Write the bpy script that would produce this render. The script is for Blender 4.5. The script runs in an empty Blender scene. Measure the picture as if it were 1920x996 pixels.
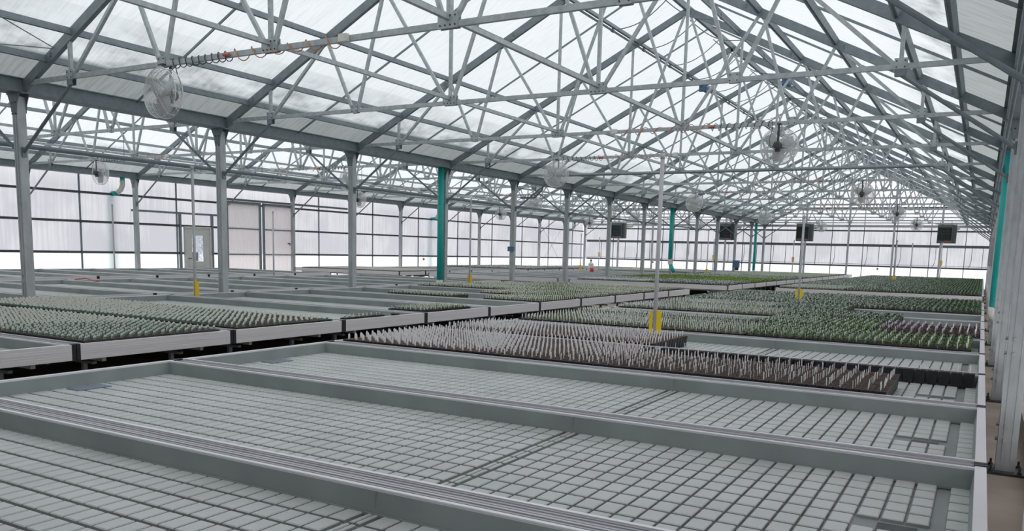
import bpy, math, random
import numpy as np
from mathutils import Matrix, Vector

C = bpy.context.scene.collection
SC = bpy.context.scene
random.seed(7)
RNG = np.random.default_rng(7)

# ------------------------------------------------------------------ camera
EYE = 1.56                        # eye height above the floor
F, CY = 1528.6, 676.7             # focal length and principal row in the 1920 x 996 frame
YAW, PIT, ROL = 0.5179, 0.1339, 0.0251
cam = bpy.data.cameras.new('camera')
cam.sensor_fit = 'HORIZONTAL'; cam.sensor_width = 36.0
cam.lens = F * 36.0 / 1920.0
cam.shift_y = (CY - 498.0) / 1920.0
cam.clip_start = 0.05; cam.clip_end = 300
camo = bpy.data.objects.new('camera', cam); C.objects.link(camo)
_c, _s = math.cos(YAW), math.sin(YAW); _cp, _sp = math.cos(PIT), math.sin(PIT); _cr, _sr = math.cos(ROL), math.sin(ROL)
_R0 = Vector((_c, _s, 0)); _F0 = Vector((-_s, _c, 0)); _D0 = Vector((0, 0, -1))
_D1 = _D0 * _cp - _F0 * _sp; _F1 = _D0 * _sp + _F0 * _cp
_R = _R0 * _cr - _D1 * _sr; _D = _R0 * _sr + _D1 * _cr
_m = Matrix((( _R.x, -_D.x, -_F1.x, 0), (_R.y, -_D.y, -_F1.y, 0), (_R.z, -_D.z, -_F1.z, EYE), (0, 0, 0, 1)))
camo.matrix_world = _m
SC.camera = camo

# ------------------------------------------------------------------ sky light (overcast, snow outside), exposure
w = bpy.data.worlds.new('overcast_sky'); SC.world = w; w.use_nodes = True
nt = w.node_tree; bg = nt.nodes['Background']
tc = nt.nodes.new('ShaderNodeTexCoord'); sx = nt.nodes.new('ShaderNodeSeparateXYZ')
mr = nt.nodes.new('ShaderNodeMapRange'); mr.inputs[1].default_value = -0.25; mr.inputs[2].default_value = 0.9
cr = nt.nodes.new('ShaderNodeValToRGB')
cr.color_ramp.elements[0].color = (0.98, 0.965, 0.98, 1); cr.color_ramp.elements[1].color = (0.88, 0.93, 0.97, 1)
nt.links.new(tc.outputs['Generated'], sx.inputs[0]); nt.links.new(sx.outputs['Z'], mr.inputs[0])
nt.links.new(mr.outputs[0], cr.inputs[0]); nt.links.new(cr.outputs[0], bg.inputs[0])
bg.inputs[1].default_value = 1.12
vs = SC.view_settings
vs.view_transform = 'Standard'; vs.look = 'None'; vs.gamma = 1.0; vs.use_curve_mapping = False
vs.exposure = 0.27
try:
    SC.cycles.max_bounces = 7; SC.cycles.diffuse_bounces = 4; SC.cycles.glossy_bounces = 2
    SC.cycles.transmission_bounces = 4; SC.cycles.transparent_max_bounces = 8
    SC.cycles.caustics_reflective = False; SC.cycles.caustics_refractive = False
except Exception:
    pass

# ------------------------------------------------------------------ dimensions
S = 3.6576                        # truss spacing
Y0 = 7.061                        # first truss in the picture
NT = 14
XG, XR, XL = -12.43, 0.275, -25.137      # middle, side and far gutter lines
XC = [(XR + XG) / 2, (XG + XL) / 2]      # ridge lines of the two bays
HALF = (XR - XG) / 2
ZG, ZCH, ZR = 2.10 + EYE, 2.218 + EYE, 5.316 + EYE
YB = Y0 + 13 * S                  # back wall
YF = -1.25                   # front wall, behind the camera
RIM = 0.66
def ty(i): return Y0 + i * S
def zroof(d): return ZG + (ZR - ZG) * d / HALF       # d = distance from the gutter
ORD = ['first', 'second', 'third', 'fourth', 'fifth', 'sixth', 'seventh', 'eighth', 'ninth', 'tenth', 'eleventh', 'twelfth', 'thirteenth',
       'fourteenth', 'fifteenth', 'sixteenth', 'seventeenth', 'eighteenth', 'nineteenth', 'twentieth', 'twenty-first', 'twenty-second',
       'twenty-third', 'twenty-fourth', 'twenty-fifth', 'twenty-sixth', 'twenty-seventh', 'twenty-eighth', 'twenty-ninth', 'thirtieth']

# ------------------------------------------------------------------ materials
def mat(name):
    m = bpy.data.materials.new(name); m.use_nodes = True
    return m, m.node_tree.nodes, m.node_tree.links, m.node_tree.nodes['Principled BSDF']
def noise_mix(N, L, scale, c1, c2, lo=0.35, hi=0.65, detail=4, stretch=None, coord='Object'):
    t = N.new('ShaderNodeTexCoord'); mp = N.new('ShaderNodeMapping'); n = N.new('ShaderNodeTexNoise'); r = N.new('ShaderNodeValToRGB')
    L.new(t.outputs[coord], mp.inputs[0]); L.new(mp.outputs[0], n.inputs[0]); L.new(n.outputs[0], r.inputs[0])
    if stretch: mp.inputs['Scale'].default_value = stretch
    n.inputs['Scale'].default_value = scale; n.inputs['Detail'].default_value = detail
    e = r.color_ramp.elements; e[0].position = lo; e[1].position = hi; e[0].color = (*c1, 1); e[1].color = (*c2, 1)
    return r
def simple(name, col, rough=0.6, metal=0.0, var=0.12, scale=8.0, stretch=None):
    m, N, L, b = mat(name)
    c1 = tuple(max(0, c * (1 - var)) for c in col); c2 = tuple(min(1, c * (1 + var)) for c in col)
    r = noise_mix(N, L, scale, c1, c2, stretch=stretch)
    L.new(r.outputs[0], b.inputs['Base Color']); b.inputs['Roughness'].default_value = rough; b.inputs['Metallic'].default_value = metal
    return m
M = {}
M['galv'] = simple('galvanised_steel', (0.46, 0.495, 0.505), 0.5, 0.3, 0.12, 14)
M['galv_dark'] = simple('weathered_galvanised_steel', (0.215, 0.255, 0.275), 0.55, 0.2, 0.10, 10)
M['post'] = simple('galvanised_post_steel', (0.47, 0.50, 0.505), 0.45, 0.3, 0.12, 3, (3, 3, 1.2))
M['alu'] = simple('aluminium_extrusion', (0.56, 0.55, 0.575), 0.34, 0.5, 0.05, 3)
M['alu_lip'] = simple('polished_aluminium_lip', (0.86, 0.86, 0.88), 0.3, 0.25, 0.03, 3)
M['alu_face'] = simple('aluminium_rail_face', (0.78, 0.765, 0.785), 0.5, 0.15, 0.05, 2, (0.5, 0.5, 40))
M['tray'] = simple('grey_plastic_tray_liner', (0.535, 0.55, 0.535), 0.42, 0.0, 0.07, 3)
M['groove'] = simple('shaded_tray_groove', (0.26, 0.28, 0.27), 0.5, 0, 0.15, 2)  # same tray plastic, with the shade between the blocks put into its colour
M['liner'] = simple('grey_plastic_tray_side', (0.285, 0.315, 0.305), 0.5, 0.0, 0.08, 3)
M['black'] = simple('black_plastic', (0.016, 0.018, 0.02), 0.5, 0, 0.3, 20)
M['pot'] = simple('black_pot_plastic', (0.018, 0.020, 0.022), 0.45, 0, 0.3, 20)
M['soil'] = simple('peat_potting_soil', (0.095, 0.055, 0.042), 0.95, 0, 0.6, 90)
M['print'] = simple('grey_print', (0.42, 0.43, 0.46), 0.6, 0, 0.2, 60)
M['leaf'] = simple('green_leaf', (0.13, 0.25, 0.065), 0.55, 0, 0.35, 12)
M['leaf_dark'] = simple('dark_green_leaf', (0.12, 0.20, 0.10), 0.55, 0, 0.35, 12)
M['leaf_lime'] = simple('lime_green_leaf', (0.24, 0.36, 0.06), 0.55, 0, 0.3, 12)
M['leaf_pale'] = simple('pale_green_leaf', (0.20, 0.27, 0.13), 0.6, 0, 0.3, 12)
M['leaf_purple'] = simple('purple_leaf', (0.12, 0.055, 0.065), 0.55, 0, 0.35, 12)
M['yellow'] = simple('yellow_sticky_card', (1.0, 0.70, 0.015), 0.5, 0, 0.04, 9)
M['pvc'] = simple('grey_pvc_pipe', (0.55, 0.55, 0.57), 0.45, 0, 0.06, 5)
M['pvc_white'] = simple('white_pvc_fitting', (0.72, 0.72, 0.66), 0.4, 0, 0.08, 8)
M['turq'] = simple('turquoise_drain_pipe', (0.02, 0.47, 0.43), 0.4, 0, 0.08, 3)
M['fan'] = simple('white_fan_wire', (0.76, 0.78, 0.78), 0.4, 0.1, 0.05, 9)
M['blade'] = simple('pale_fan_blade', (0.56, 0.58, 0.58), 0.4, 0.1, 0.06, 9)
M['motor'] = simple('dark_motor_housing', (0.07, 0.075, 0.08), 0.5, 0.3, 0.2, 12)
M['cord_black'] = simple('black_power_cord', (0.035, 0.04, 0.045), 0.5, 0, 0.1, 9)
M['cord_orange'] = simple('orange_power_cord', (0.60, 0.24, 0.08), 0.5, 0, 0.1, 9)
M['red'] = simple('red_plastic', (0.62, 0.05, 0.04), 0.5, 0, 0.1, 9)
M['hose'] = simple('orange_red_hose', (0.55, 0.16, 0.10), 0.5, 0, 0.1, 9)
M['blue'] = simple('blue_motor_paint', (0.09, 0.19, 0.32), 0.5, 0, 0.15, 9)
M['heater'] = simple('grey_heater_casing', (0.11, 0.13, 0.125), 0.5, 0.1, 0.1, 4)
M['flue'] = simple('pale_flue_pipe', (0.52, 0.52, 0.48), 0.5, 0.3, 0.1, 6)
M['door'] = simple('grey_painted_door', (0.66, 0.66, 0.62), 0.5, 0, 0.05, 4)
M['box'] = simple('grey_cabinet_paint', (0.33, 0.33, 0.33), 0.5, 0.1, 0.1, 4)
M['drainplate'] = simple('blue_grey_cover_plate', (0.20, 0.24, 0.30), 0.4, 0.1, 0.08, 4)
M['concrete'] = simple('pale_concrete', (0.40, 0.38, 0.35), 0.9, 0, 0.15, 5)

def tag_material(name, col):
    m, N, L, b = mat(name)
    out = N['Material Output']; tr = N.new('ShaderNodeBsdfTranslucent'); mx = N.new('ShaderNodeMixShader'); mx.inputs[0].default_value = 0.42
    b.inputs['Base Color'].default_value = (*col, 1); b.inputs['Roughness'].default_value = 0.45; tr.inputs[0].default_value = (*col, 1)
    L.new(b.outputs[0], mx.inputs[1]); L.new(tr.outputs[0], mx.inputs[2]); L.new(mx.outputs[0], out.inputs[0]); return m
M['white'] = tag_material('white_plastic_tag_sheet', (1.0, 0.995, 1.0)); M['cream'] = tag_material('cream_tag_sheet', (0.95, 0.955, 0.89))
M['teal'] = tag_material('green_printed_tag', (0.16, 0.36, 0.29))
def panel_material(name, tint, kind):
    m, N, L, b = mat(name)
    N.remove(b); out = N['Material Output']
    tr = N.new('ShaderNodeBsdfTranslucent'); tp = N.new('ShaderNodeBsdfTransparent'); df = N.new('ShaderNodeBsdfDiffuse')
    m1 = N.new('ShaderNodeMixShader'); m2 = N.new('ShaderNodeMixShader')
    m1.inputs[0].default_value = 0.16; m2.inputs[0].default_value = 0.10 if kind == 'wall' else 0.08
    L.new(tr.outputs[0], m1.inputs[1]); L.new(df.outputs[0], m1.inputs[2])
    L.new(m1.outputs[0], m2.inputs[1]); L.new(tp.outputs[0], m2.inputs[2]); L.new(m2.outputs[0], out.inputs[0])
    df.inputs[0].default_value = (0.75, 0.77, 0.77, 1); tp.inputs[0].default_value = (0.95, 0.97, 0.98, 1)
    t = N.new('ShaderNodeTexCoord')
    def nz(scale, st, lo, hi, detail=4, v0=0.0, v1=1.0):
        mp = N.new('ShaderNodeMapping'); mp.inputs['Scale'].default_value = st
        n = N.new('ShaderNodeTexNoise'); n.inputs['Scale'].default_value = scale; n.inputs['Detail'].default_value = detail
        r = N.new('ShaderNodeMapRange'); r.inputs[1].default_value = lo; r.inputs[2].default_value = hi
        r.inputs[3].default_value = v0; r.inputs[4].default_value = v1
        L.new(t.outputs['Object'], mp.inputs[0]); L.new(mp.outputs[0], n.inputs[0]); L.new(n.outputs[0], r.inputs[0])
        return r.outputs[0]
    def mathn(op, a, b_):
        n = N.new('ShaderNodeMath'); n.operation = op; n.use_clamp = True
        for k, v in ((0, a), (1, b_)):
            if isinstance(v, (int, float)): n.inputs[k].default_value = v
            else: L.new(v, n.inputs[k])
        return n.outputs[0]
    sx = N.new('ShaderNodeSeparateXYZ'); L.new(t.outputs['Object'], sx.inputs[0])
    mix = N.new('ShaderNodeMix'); mix.data_type = 'RGBA'
    if kind == 'roof':
        # old snow and dirt lying on the lowest sheets of the slope, thinning upward with a ragged edge; x = distance from the gutter
        mr1 = N.new('ShaderNodeMapRange'); mr1.inputs[1].default_value = 0.74; mr1.inputs[2].default_value = 0.82
        mr1.inputs[3].default_value = 1.0; mr1.inputs[4].default_value = 0.0; L.new(sx.outputs[0], mr1.inputs[0])
        mr2 = N.new('ShaderNodeMapRange'); mr2.inputs[1].default_value = 0.8; mr2.inputs[2].default_value = 1.9
        mr2.inputs[3].default_value = 0.95; mr2.inputs[4].default_value = 0.0; L.new(sx.outputs[0], mr2.inputs[0])
        blot = nz(1.6, (1.6, 0.8, 1), 0.36, 0.66, 8)
        a = mathn('MULTIPLY', mr2.outputs[0], blot)
        b2 = nz(6.0, (1, 1, 1), 0.3, 0.7, 6, 0.45, 1.25)
        a = mathn('MULTIPLY', a, b2)
        streak = nz(5.0, (0.18, 5, 1), 0.45, 0.8, 5, 0.0, 0.24)
        f = mathn('ADD', mathn('MAXIMUM', mathn('MULTIPLY', mr1.outputs[0], 0.88), a), streak)
        mix.inputs['A'].default_value = (*tint, 1); mix.inputs['B'].default_value = (0.27, 0.285, 0.275, 1)
    else:
        streak = nz(2.0, (6, 6, 0.25), 0.4, 0.85, 6, 0.0, 0.4)
        big = nz(0.6, (1, 1, 0.8), 0.45, 0.7, 3, 0.0, 0.4)
        low = N.new('ShaderNodeMapRange'); low.inputs[1].default_value = 1.14; low.inputs[2].default_value = 1.22
        low.inputs[3].default_value = 0.0; low.inputs[4].default_value = 1.0; L.new(sx.outputs[2], low.inputs[0])
        hi = N.new('ShaderNodeMapRange'); hi.inputs[1].default_value = 3.3; hi.inputs[2].default_value = 4.4
        hi.inputs[3].default_value = 1.0; hi.inputs[4].default_value = 0.25; L.new(sx.outputs[2], hi.inputs[0])
        f = mathn('MULTIPLY', mathn('MULTIPLY', mathn('ADD', mathn('ADD', streak, big), 0.72), low.outputs[0]), hi.outputs[0])
        mix.inputs['A'].default_value = (*tint, 1); mix.inputs['B'].default_value = (0.50, 0.495, 0.53, 1)
    L.new(f, mix.inputs['Factor']); L.new(mix.outputs['Result'], tr.inputs[0])
    return m
M['roof'] = panel_material('polycarbonate_roof_sheet', (0.87, 0.885, 0.89), 'roof')
M['wall'] = panel_material('polycarbonate_wall_sheet', (0.985, 0.97, 0.985), 'wall')
def floor_material():
    m, N, L, b = mat('dusty_concrete_floor')
    r = noise_mix(N, L, 1.3, (0.30, 0.24, 0.195), (0.48, 0.41, 0.34), 0.3, 0.7, 8)
    L.new(r.outputs[0], b.inputs['Base Color']); b.inputs['Roughness'].default_value = 0.9
    return m
M['floor'] = floor_material()
def corrugated_material():
    m, N, L, b = mat('corrugated_door_sheet')
    N.remove(b); out = N['Material Output']
    tr = N.new('ShaderNodeBsdfTranslucent'); df = N.new('ShaderNodeBsdfDiffuse'); mx = N.new('ShaderNodeMixShader'); mx.inputs[0].default_value = 0.25
    tr.inputs[0].default_value = (1.0, 0.96, 0.95, 1); df.inputs[0].default_value = (0.80, 0.77, 0.76, 1)
    L.new(tr.outputs[0], mx.inputs[1]); L.new(df.outputs[0], mx.inputs[2]); L.new(mx.outputs[0], out.inputs[0])
    return m
M['corrugated'] = corrugated_material()
def glass_material():
    m, N, L, b = mat('frosted_door_glass')
    N.remove(b); out = N['Material Output']
    tr = N.new('ShaderNodeBsdfTranslucent'); tp = N.new('ShaderNodeBsdfTransparent'); mx = N.new('ShaderNodeMixShader'); mx.inputs[0].default_value = 0.3
    r = noise_mix(N, L, 14, (0.45, 0.5, 0.55), (0.95, 0.97, 1.0), 0.3, 0.6, 6)
    L.new(r.outputs[0], tr.inputs[0]); L.new(tr.outputs[0], mx.inputs[1]); L.new(tp.outputs[0], mx.inputs[2]); L.new(mx.outputs[0], out.inputs[0])
    return m
M['glass'] = glass_material()

# ------------------------------------------------------------------ mesh helpers
class MB:
    def __init__(s): s.v = []; s.f = []; s.m = []
    def add(s, vs, fs, mi=0):
        b = len(s.v); s.v.extend([tuple(p) for p in vs]); s.f.extend([tuple(i + b for i in f) for f in fs]); s.m.extend([mi] * len(fs)); return s
    def box(s, x0, x1, y0, y1, z0, z1, mi=0):
        return s.add([(x0, y0, z0), (x1, y0, z0), (x1, y1, z0), (x0, y1, z0), (x0, y0, z1), (x1, y0, z1), (x1, y1, z1), (x0, y1, z1)],
                     [(0, 3, 2, 1), (4, 5, 6, 7), (0, 1, 5, 4), (1, 2, 6, 5), (2, 3, 7, 6), (3, 0, 4, 7)], mi)
    def cbox(s, c, sz, mi=0):
        return s.box(c[0] - sz[0] / 2, c[0] + sz[0] / 2, c[1] - sz[1] / 2, c[1] + sz[1] / 2, c[2] - sz[2] / 2, c[2] + sz[2] / 2, mi)
    def beam(s, p, q, wd, ht, up=(0, 0, 1), mi=0):
        p = Vector(p); q = Vector(q); d = (q - p).normalized(); up = Vector(up)
        side = d.cross(up)
        if side.length < 1e-4: side = d.cross(Vector((0, 1, 0)))
        side.normalize(); u = side.cross(d).normalized()
        a = side * wd / 2; b = u * ht / 2
        vs = [p - a - b, p + a - b, p + a + b, p - a + b, q - a - b, q + a - b, q + a + b, q - a + b]
        return s.add(vs, [(0, 1, 2, 3), (7, 6, 5, 4), (0, 4, 5, 1), (1, 5, 6, 2), (2, 6, 7, 3), (3, 7, 4, 0)], mi)
    def channel(s, p, q, wd, ht, t=0.012, lip=0.02, up=(0, 0, 1), mi=0):
        """C section: a web and two flanges with return lips, open to one side"""
        p = Vector(p); q = Vector(q); d = (q - p).normalized(); up = Vector(up)
        side = d.cross(up).normalized(); u = side.cross(d).normalized()
        def bar(o, a, b): s.beam(p + o, q + o, a, b, up, mi)
        bar(-side * (wd - t) / 2, t, ht)
        bar(u * (ht - t) / 2, wd, t); bar(-u * (ht - t) / 2, wd, t)
        bar(side * (wd - t) / 2 + u * (ht / 2 - lip / 2), t, lip); bar(side * (wd - t) / 2 - u * (ht / 2 - lip / 2), t, lip)
        return s
    def tube(s, pts, r, n=8, mi=0, closed=False, caps=True):
        pts = [Vector(p) for p in pts]; k = len(pts); base = len(s.v); prev = None
        rr = r if isinstance(r, (list, tuple)) else [r] * k
        for i, p in enumerate(pts):
            if closed: d = (pts[(i + 1) % k] - pts[i - 1]).normalized()
            else: d = (pts[min(i + 1, k - 1)] - pts[max(i - 1, 0)]).normalized()
            if prev is None:
                a = Vector((0, 0, 1)) if abs(d.z) < 0.9 else Vector((1, 0, 0))
                u = d.cross(a).normalized()
            else:
                u = (prev - d * prev.dot(d)).normalized()
            prev = u; v = d.cross(u)
            for j in range(n):
                t = 2 * math.pi * j / n
                s.v.append(tuple(p + (u * math.cos(t) + v * math.sin(t)) * rr[i]))
        m = k if closed else k - 1
        for i in range(m):
            for j in range(n):
                a = base + i * n + j; b = base + i * n + (j + 1) % n
                c = base + ((i + 1) % k) * n + (j + 1) % n; d_ = base + ((i + 1) % k) * n + j
                s.f.append((a, b, c, d_)); s.m.append(mi)
        if caps and not closed:
            s.f.append(tuple(base + j for j in reversed(range(n)))); s.m.append(mi)
            s.f.append(tuple(base + (k - 1) * n + j for j in range(n))); s.m.append(mi)
        return s
    def bolt(s, c, axis, r=0.011, h=0.009, mi=0):
        c = Vector(c); a = Vector(axis).normalized()
        return s.tube([c - a * h, c + a * h], r, 6, mi)
    def build(s, name, mats, parent=None, smooth=False):
        me = bpy.data.meshes.new(name); me.from_pydata(s.v, [], s.f)
        for m in (mats if isinstance(mats, (list, tuple)) else [mats]): me.materials.append(m)
        me.polygons.foreach_set('material_index', s.m)
        if smooth: me.polygons.foreach_set('use_smooth', [True] * len(s.f))
        me.update()
        o = bpy.data.objects.new(name, me); C.objects.link(o)
        if parent is not None: o.parent = parent
        return o
def tag(o, label, cat, group=None, kind=None):
    o['label'] = label; o['category'] = cat
    if group: o['group'] = group
    if kind: o['kind'] = kind
    return o
def struct(o, label=None):
    o['kind'] = 'structure'
    if label: o['label'] = label
    return o
def empty(name, loc=(0, 0, 0), rz=0.0):
    o = bpy.data.objects.new(name, None); C.objects.link(o); o.location = loc; o.rotation_euler = (0, 0, rz); o.empty_display_size = 0.1
    return o
def kids(o): return [c for c in KIDS.get(o.name, [])]
KIDS = {}
def register(root):
    for o in bpy.data.objects: pass
def copy_tree(o, parent=None, loc=None):
    c = o.copy(); C.objects.link(c); c.parent = parent
    for ch in CH(o): copy_tree(ch, c)
    if loc is not None: c.location = loc
    return c
_chcache = {}
def CH(o):
    if o.name not in _chcache: _chcache[o.name] = list(o.children)
    return _chcache[o.name]

# ------------------------------------------------------------------ floor and walls
struct(MB().box(XL - 0.3, XR + 0.6, YF - 0.3, YB + 0.3, -0.12, 0.0).build('floor', M['floor']), 'dusty brown concrete floor under the benches')
struct(MB().box(0.44, 0.54, YF, YB, 0.0, 0.16).build('baseboard_side', M['concrete']), 'concrete curb along the side wall')
XW = 0.56                       # sheet of the near side wall
def wall_sheet(name, poly, t, axis, label):
    mb = MB(); n = len(poly)
    if axis == 'x': vs = [(0, p[0], p[1]) for p in poly] + [(t, p[0], p[1]) for p in poly]
    else: vs = [(p[0], 0, p[1]) for p in poly] + [(p[0], t, p[1]) for p in poly]
    mb.add([vs[i] for i in range(n)], [tuple(range(n))])
    o = mb.build(name, M['wall']); struct(o, label); return o
wr = wall_sheet('wall_side', [(YF, 0.0), (YB, 0.0), (YB, 3.86), (YF, 3.86)], 0.01, 'x', 'translucent sheet wall beside the walkway'); wr.location.x = XW
wl = wall_sheet('wall_far_side', [(YF, 0.0), (YB, 0.0), (YB, 3.86), (YF, 3.86)], 0.01, 'x', 'translucent sheet wall across the house'); wl.location.x = XL - 0.30
gab = [(XL - 0.30, 0.0), (XW, 0.0), (XW, ZG + 0.08), (XC[0], ZR + 0.1), (XG, ZG + 0.1), (XC[1], ZR + 0.1), (XL - 0.30, ZG + 0.08)]
wb = wall_sheet('wall_back', gab, 0.01, 'y', 'translucent end wall with two gables'); wb.location.y = YB + 0.10
wf = wall_sheet('wall_front', gab, 0.01, 'y', 'plain grey end wall behind the viewpoint'); wf.location.y = YF - 0.10; wf.data.materials[0] = M['box']
def wall_bar(mb, name, parent, m='galv_dark'):
    o = mb.build(name, M[m], parent); return o
# side wall girts and mullions (children of the wall they are fixed to)
for wall, x, sgn in ((wl, XL - 0.25, 1), (wr, XW - 0.05, -1)):
    for z in (1.18, 2.17, 3.10):
        mb = MB(); y1 = ty(3) - 0.0
        if wall is wl and z < 3.0:
            spans = [(YF, ty(3.58)), (ty(3.88) if z < 2 else ty(3.58), ty(4.08)), (ty(5.07), YB)]
        else: spans = [(YF, YB)]
        for a, b in spans: mb.channel((x - wall.location.x, a, z), (x - wall.location.x, b, z), 0.07, 0.075, up=(0, 0, 1))
        wall_bar(mb, 'girt', wall)
    for k in range(-4, 27):
        y = Y0 + k * S / 2
        if k % 2 == 0 or (wall is wl and k == 9): continue
        wall_bar(MB().box(x - wall.location.x - 0.035, x - wall.location.x + 0.0, y - 0.025, y + 0.025, 0.0, 3.72), 'mullion', wall)
# extra header girts over the doorway bay
wall_bar(MB().beam((0.06, ty(3), 2.62), (0.06, ty(4), 2.62), 0.06, 0.07), 'girt', wl)
wall_bar(MB().beam((0.06, ty(4), 3.27), (0.06, ty(6), 3.27), 0.06, 0.08), 'girt', wl)
for y in (ty(3.53), ty(3.92)):
    wall_bar(MB().box(0.02, 0.10, y - 0.04, y + 0.04, 0.0, 2.62), 'jamb', wl)
# end wall girts, mullions
for z, h in ((1.18, 0.09), (2.44, 0.15), (3.32, 0.09), (4.7, 0.09)):
    d = 0 if z < ZG else (z - ZG) / (ZR - ZG) * HALF
    mb = MB()
    if z < ZG: mb.channel((XL, -0.06, z), (XW - 0.05, -0.06, z), 0.08, h)
    else:
        for a, b in ((XL + d, XG - d), (XG + d, XR - d)): mb.channel((a, -0.06, z), (b, -0.06, z), 0.08, h)
    wall_bar(mb, 'girt', wb)
for a, b in ((XL, XR),):
    wall_bar(MB().tube([(XL, -0.12, 1.30), (XR, -0.12, 1.30)], 0.015, 6), 'tube', wb, 'galv')
x = -24.9
k = 0
while x < XR:
    dd = min(abs(x - XG), abs(x - XL), abs(x - XR)); 
    if dd > 0.3: wall_bar(MB().box(x - 0.02, x + 0.02, -0.06, -0.01, 0.0, zroof(min(dd, 2 * HALF - dd)) - 0.02), 'mullion', wb)
    xm = x + 0.92
    if xm < XR - 0.2: wall_bar(MB().box(xm - 0.015, xm + 0.015, -0.05, -0.01, 1.2, 2.4), 'mullion', wb)
    x += 1.84
struct(MB().beam((XL, YB - 0.05, ZG - 0.06), (XR, YB - 0.05, ZG - 0.06), 0.08, 0.14).build('trim_1', M['galv']), 'tie beam across the end wall at eave height')

# doors in the far side wall
dx = XL - 0.18
d1 = empty('door_1', (dx, ty(3.725), 0)); struct(d1, 'plain grey door with a tall glass pane')
db = MB(); hw = 0.51
db.box(-0.02, 0.02, -hw, hw, 0, 0.88); db.box(-0.02, 0.02, -hw, hw, 1.84, 2.09); db.box(-0.02, 0.02, -hw, -0.28, 0.88, 1.84); db.box(-0.02, 0.02, 0.24, hw, 0.88, 1.84)
db.build('door_leaf', M['door'], d1)
MB().box(-0.008, 0.008, -0.28, 0.24, 0.88, 1.84).build('glass_pane', M['glass'], d1)
MB().box(0.012, 0.03, -0.27, -0.02, 0.90, 1.22).build('notice_panel', M['box'], d1)
fr = MB(); fr.box(-0.05, 0.05, -hw - 0.07, -hw, 0, 2.16); fr.box(-0.05, 0.05, hw, hw + 0.07, 0, 2.16); fr.box(-0.05, 0.05, -hw, hw, 2.09, 2.16); fr.build('frame', M['door'], d1)
hd = MB(); hd.tube([(0.02, -0.44, 1.0), (0.07, -0.44, 1.0), (0.07, -0.34, 1.0)], 0.012, 8); hd.build('handle', M['motor'], d1)
for n, (ya, yb2) in enumerate(((ty(4.08), ty(4.555)), (ty(4.585), ty(5.06)))):
    dd = empty('door_%d' % (n + 2), (dx + 0.04, (ya + yb2) / 2, 0)); struct(dd, ['corrugated sliding door leaf beside the plain door', 'corrugated sliding door leaf with a latch'][n])
    hwid = (yb2 - ya) / 2; zt = 3.16
    mb = MB(); nn = 120; vs = []
    for i in range(nn + 1):
        y = -hwid + 2 * hwid * i / nn; xx = 0.028 * math.sin(i * math.pi / 2.5)
        vs += [(xx, y, 0.06), (xx, y, zt)]
    mb.add(vs, [(2 * i, 2 * i + 2, 2 * i + 3, 2 * i + 1) for i in range(nn)]); mb.build('corrugated_sheet', M['corrugated'], dd, True)
    fb = MB()
    for y in (-hwid + 0.04, hwid - 0.04): fb.box(-0.03, 0.03, y - 0.045, y + 0.045, 0.0, zt + 0.05)
    for z in (0.10, zt, 1.16, 2.16): fb.box(-0.025, 0.035, -hwid, hwid, z - (0.022 if 1 < z < 3 else 0.05), z + (0.022 if 1 < z < 3 else 0.05))
    fb.build('door_frame', M['galv_dark'], dd)
    if n == 1:
        lb = MB(); lb.box(0.03, 0.07, hwid - 0.42, hwid - 0.30, 1.60, 1.66); lb.box(0.05, 0.07, hwid - 0.34, hwid - 0.30, 1.55, 1.66); lb.build('latch', M['galv_dark'], dd)

# ------------------------------------------------------------------ roof
slopes = []
for b in (0, 1):
    for side in (0, 1):
        xg = (XG, XR)[side] if b == 0 else (XL, XG)[side]
        L_ = YB - YF + 0.2
        mb = MB()
        z0, z1 = ZG - 0.0 + 0.10, ZR + 0.10
        x0 = 0.10
        mb.add([(x0, 0, zroof(x0) - ZG), (HALF, 0, ZR - ZG), (HALF, L_, ZR - ZG), (x0, L_, zroof(x0) - ZG)], [(0, 1, 2, 3)])
        o = mb.build('ceiling', M['roof']); struct(o, 'translucent roof slope')
        if side == 0: o.location = (xg, YF - 0.1, ZG + 0.11)
        else: o.location = (xg, YB + 0.1, ZG + 0.11); o.rotation_euler = (0, 0, math.pi)
        o['label'] = [['roof slope rising from the middle gutter over the planted bay', 'roof slope falling to the near side wall'], ['roof slope rising from the far side wall', 'roof slope of the empty bay falling to the middle gutter']][b][side]
        for i in range(-2, 13):
            y = (ty(i) + S / 2 - (YF - 0.1)) if side == 0 else ((YB + 0.1) - ty(i) - S / 2)
            MB().beam((0.12, y, -0.025 + 0.12 * (ZR - ZG) / HALF), (HALF, y, -0.025 + ZR - ZG), 0.018, 0.035).build('glazing_bar', M['galv_dark'], o)
        slopes.append(o)

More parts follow.
